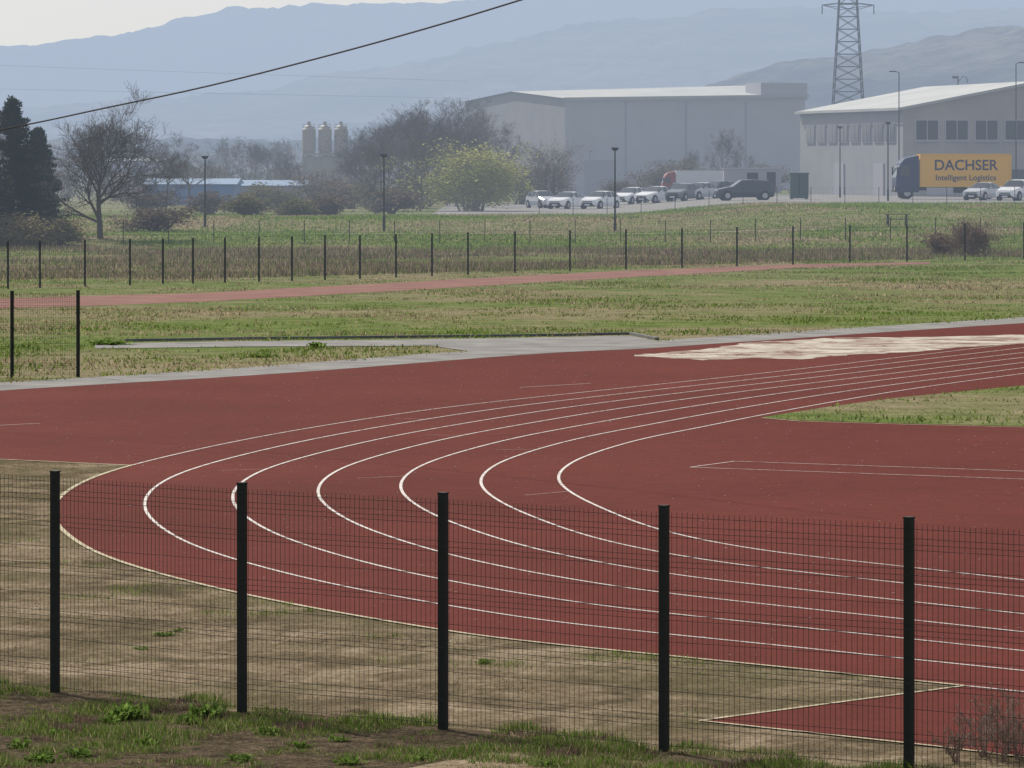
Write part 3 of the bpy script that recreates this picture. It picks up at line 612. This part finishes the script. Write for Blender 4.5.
# ---------------------------------------------------------------- vehicles
def paint(name,c): return M(name,c,.25,.2,spec=.6)
pw=paint('white_car_paint',(.80,.80,.80)); ps=paint('silver_car_paint',(.50,.51,.53)); pd=paint('dark_car_paint',(.03,.035,.05)); pg=paint('grey_car_paint',(.14,.145,.155)); pb=paint('blue_car_paint',(.03,.05,.11))
def car(name,u,Y,yaw,mat,kind='hatch',sc=1.0):
    st={'hatch':[(-2.05,.36,.60,.66,.62),(-1.98,.24,.70,.76,.80),(-1.3,.2,.86,.93,.86),(-.95,.2,.92,1.0,.87),(-.2,.2,.96,1.44,.88),(.55,.2,.98,1.48,.88),(1.45,.2,1.0,1.40,.87),(1.85,.24,.98,1.04,.84),(1.98,.34,.86,.90,.78)],
        'wagon':[(-2.35,.38,.66,.72,.66),(-2.25,.26,.78,.86,.84),(-1.5,.22,.95,1.03,.92),(-1.05,.22,1.0,1.1,.93),(-.3,.22,1.03,1.62,.94),(.6,.22,1.04,1.68,.94),(1.95,.22,1.05,1.58,.92),(2.25,.26,1.04,1.12,.9),(2.35,.38,.9,.95,.84)],
        'sedan':[(-2.25,.36,.60,.66,.64),(-2.15,.24,.70,.77,.82),(-1.35,.2,.85,.92,.87),(-.9,.2,.9,.98,.88),(-.15,.2,.94,1.40,.88),(.6,.2,.95,1.43,.88),(1.25,.2,.97,1.30,.87),(1.65,.22,.97,1.06,.86),(2.2,.28,.9,.98,.80)]}[kind]
    mb=MB(); vs=[]
    for i,(xx,zl,zb,zt,wd) in enumerate(st):
        cab=3<i<7; wt=wd*.70 if cab else wd*.86
        vs+=[(xx,-wd*.92,zl),(xx,-wd,(zl+zb)/2),(xx,-wd*.96,zb),(xx,-wt,zt-.04 if cab else zt-.01),(xx,-wt*.75,zt),(xx,wt*.75,zt),(xx,wt,zt-.04 if cab else zt-.01),(xx,wd*.96,zb),(xx,wd,(zl+zb)/2),(xx,wd*.92,zl)]
    n=10
    for i in range(len(st)-1):
        for j in range(n):
            a_=i*n+j;b_=i*n+(j+1)%n;f=(a_,b_,b_+n,a_+n); m=0
            if 3<=i<7 and j in (2,6): m=1
            if i in(3,6) and j in(3,4,5): m=1
            if j==9: m=2
            mb.add([vs[q] for q in f],[(3,2,1,0)],m)
    mb.add(vs[:n],[tuple(range(n))],0); mb.add(vs[-n:],[tuple(range(n))[::-1]],0)
    x0=st[0][0];x1=st[-1][0]; wh_=.33 if kind!='wagon' else .36
    for wx in (x0*.64,x1*.66):
        for sy in (-1,1):
            y=sy*st[3][4]; c=np.array([wx,y-sy*.1,wh_])
            mb.tube([c+np.array([0,-sy*.12,0]),c+np.array([0,sy*.115,0])],[wh_,wh_],18,2); mb.tube([c+np.array([0,sy*.1,0]),c+np.array([0,sy*.125,0])],[wh_*.62]*2,10,3)
            mb.tube([c+np.array([0,0,0]),c+np.array([0,sy*.105,0])],[wh_*1.16]*2,18,2)
    for sy in(-1,1):
        for i in (4,5,6):
            xx,zl,zb,zt,wd=st[i]; mb.tube([(xx,sy*wd*.965,zb),(xx,sy*wd*.705,zt-.03)],[.035]*2,4,0)
        mb.box((st[3][0]+.25,sy*(st[3][4]+.08),st[3][2]+.1),(.14,.18,.12),0)
        mb.box((x0+.1,sy*st[0][4]*.82,st[0][2]+.03),(.16,.30,.12),4); mb.box((x1-.07,sy*st[-1][4]*.85,st[-1][2]-.02),(.16,.24,.2),5)
    mb.box((x0-.005,0,.42),(.05,1.0,.18),2); mb.box((x0-.02,0,.34),(.03,.5,.11),4); mb.box((x1+.01,0,.6),(.03,.5,.11),4); mb.box((x0-.0,0,.6),(.04,.9,.08),2)
    x=atpx(u,Y); o=mb.obj(name,[mat,glass,rubber,rim,lampw,lampred],loc=(x,Y,float(zg(x,Y))+.02),rz=math.radians(yaw)); o.scale=(sc,)*3
    return o
for u,Y,yaw,m,k in [(543,425,112,ps,'hatch'),(567,418,62,pw,'sedan'),(600,416,58,pw,'hatch'),(631,437,60,pw,'hatch'),(656,428,55,pw,'sedan'),
    (684,424,60,pg,'hatch'),(700,426,55,ps,'sedan'),(717,428,50,pd,'hatch'),(744,404,8,pd,'wagon'),(983,402,60,ps,'sedan'),(1017,398,60,pw,'wagon'),(1050,400,60,pg,'hatch'),(680,440,90,pb,'sedan')]:
    car('parked_car',u,Y,yaw,m,k)
def lorry(u,Y,yaw,boxm,cabm,sc=1.0):
    x=atpx(u,Y); tr=empty('delivery_truck',(x,Y,float(zg(x,Y))+.03),math.radians(yaw)); tr.scale=(sc,)*3
    mb=MB(); mb.box((0,0,.85),(9.4,.9,.28),0)
    for wx in (-3.9,1.6,2.9):
        for sy in(-1,1):
            c=np.array([wx,sy*.98,.5]); mb.tube([c-np.array([0,sy*.15,0]),c+np.array([0,sy*.15,0])],[.5,.5],20,0); mb.tube([c+np.array([0,sy*.12,0]),c+np.array([0,sy*.17,0])],[.28,.28],12,1)
    mb.box((-1.2,-1.1,.65),(2.2,.35,.6),1); mb.box((4.55,0,.6),(.1,2.3,.15),0); mb.box((0,-1.2,.75),(3.0,.04,.5),0)
    mb.obj('chassis',[rubber,rim],tr)
    mb=MB(); mb.box((.95,0,2.35),(7.45,2.5,2.65),0)
    for xx in (-2.79,4.69):
        for sy in(-1,1): mb.box((xx,sy*1.26,2.35),(.12,.08,2.7),0)
    for zz in(1.04,3.68):
        for sy in(-1,1): mb.box((.95,sy*1.26,zz),(7.6,.08,.10),0)
    mb.obj('cargo_box',[boxm],tr)
    mb=MB(); 
    prof=[(-2.95,.55),(-4.75,.55),(-4.85,1.3),(-4.8,1.9),(-4.45,2.95),(-4.1,3.35),(-3.0,3.6),(-2.95,3.6)]
    n=len(prof); vs=[(p[0],-1.22,p[1]) for p in prof]+[(p[0],1.22,p[1]) for p in prof]
    mb.add(vs,[tuple(range(n))[::-1],tuple(range(n,2*n))]+[(i,(i+1)%n,n+(i+1)%n,n+i) for i in range(n)],0)
    mb.add([(-4.86,-1.08,1.75),(-4.84,1.08,1.75),(-4.56,1.08,2.75),(-4.56,-1.08,2.75)],[(0,1,2,3)],1)
    for sy in(-1,1):
        s_=sy*1.235; mb.add([(-4.6,s_,1.95),(-3.7,s_,1.85),(-3.7,s_,2.75),(-4.35,s_,2.75)],[(0,1,2,3)],1)
        mb.box((-4.75,sy*1.42,2.3),(.12,.18,.7),2)
    mb.box((-4.87,0,.8),(.08,2.3,.4),2); mb.box((-4.9,.85,.85),(.06,.35,.2),3); mb.box((-4.9,-.85,.85),(.06,.35,.2),3)
    mb.obj('cab',[cabm,glass,rubber,lampw],tr)
    return tr
tr=lorry(952,414.,4,yellow,navy)
lorry(694,462.,6,whitebox,M('red_cab_paint',(.25,.05,.04),.4),.62)
def text(s,size,loc,mat,parent,off):
    cu=bpy.data.curves.new('t','FONT'); cu.body=s; cu.size=size; cu.align_x='CENTER'; cu.extrude=.004; cu.offset=off
    o=bpy.data.objects.new('t',cu); bpy.context.scene.collection.objects.link(o); bpy.context.view_layer.update()
    me=bpy.data.meshes.new_from_object(o.evaluated_get(bpy.context.evaluated_depsgraph_get())); me.materials.clear(); me.materials.append(mat)
    bpy.data.objects.remove(o); q=bpy.data.objects.new('lettering',me); q.location=loc; q.rotation_euler=(math.radians(90),0,0); link(q,parent)
dkt=M('navy_lettering',(.01,.015,.05),.6)
text("DACHSER",1.2,(.95,-1.262,2.4),dkt,tr,.02); text("Intelligent Logistics",.66,(.95,-1.262,1.55),dkt,tr,.01)
# picnic bench on bank
mb=MB(); mb.box((0,0,.75),(1.5,.75,.06)); 
for sy in(-1,1): mb.box((0,sy*.7,.45),(1.5,.26,.05)); 
for sx in(-.55,.55):
    mb.tube([(sx,-.7,0),(sx,-.25,.72)],[.05]*2,4,1); mb.tube([(sx,.7,0),(sx,.25,.72)],[.05]*2,4,1); mb.box((sx,0,.40),(.06,1.6,.08),1)
x=atpx(897,299); mb.obj('picnic_table',[wood,dkpole],loc=(x,299,float(zg(x,299))+.05))
mb=MB(); mb.box((0,0,1.1),(1.5,1.2,2.0)); mb.box((0,-.02,2.15),(1.6,1.3,.1)); mb.box((0,-.62,1.2),(.06,.04,1.6),1)
for sx in(-.6,.6): mb.box((sx,0,.05),(.15,1.1,.1),1)
mb.obj('utility_cabinet',[M('dark_green_paint',(.05,.08,.07),.6),rubber],loc=(atpx(799,412),412,1.55))
# ---------------------------------------------------------------- overhead cables
ctrl=[(-260,178,95),(0,130,90),(100,109,87),(200,88,84),(300,63,81),(400,36,78),(520,0,74.5),(700,-62,70),(1300,-330,58)]
P_=[((u-512)*Y/F,Y,CH+(HZ-v)*Y/F) for u,v,Y in ctrl]
C=smoothp(cr(np.array(P_),12),12); np_tris('power_cable',bars(C[:-1],C[1:],.014,.014,5),plastic)
e=np.linspace(-90,-4,30); root=None
for k,(za,zb) in enumerate(((15.6,12.2),(12.6,10.6))):
    Q_=np.column_stack([e,np.full(30,470.),za+(zb-za)*((e+90)/86)**.8]); o=np_tris('power_cable' if root is None else 'lower_wire',bars(Q_[:-1],Q_[1:],.010,.010,4),galv,None,root); root=root or o
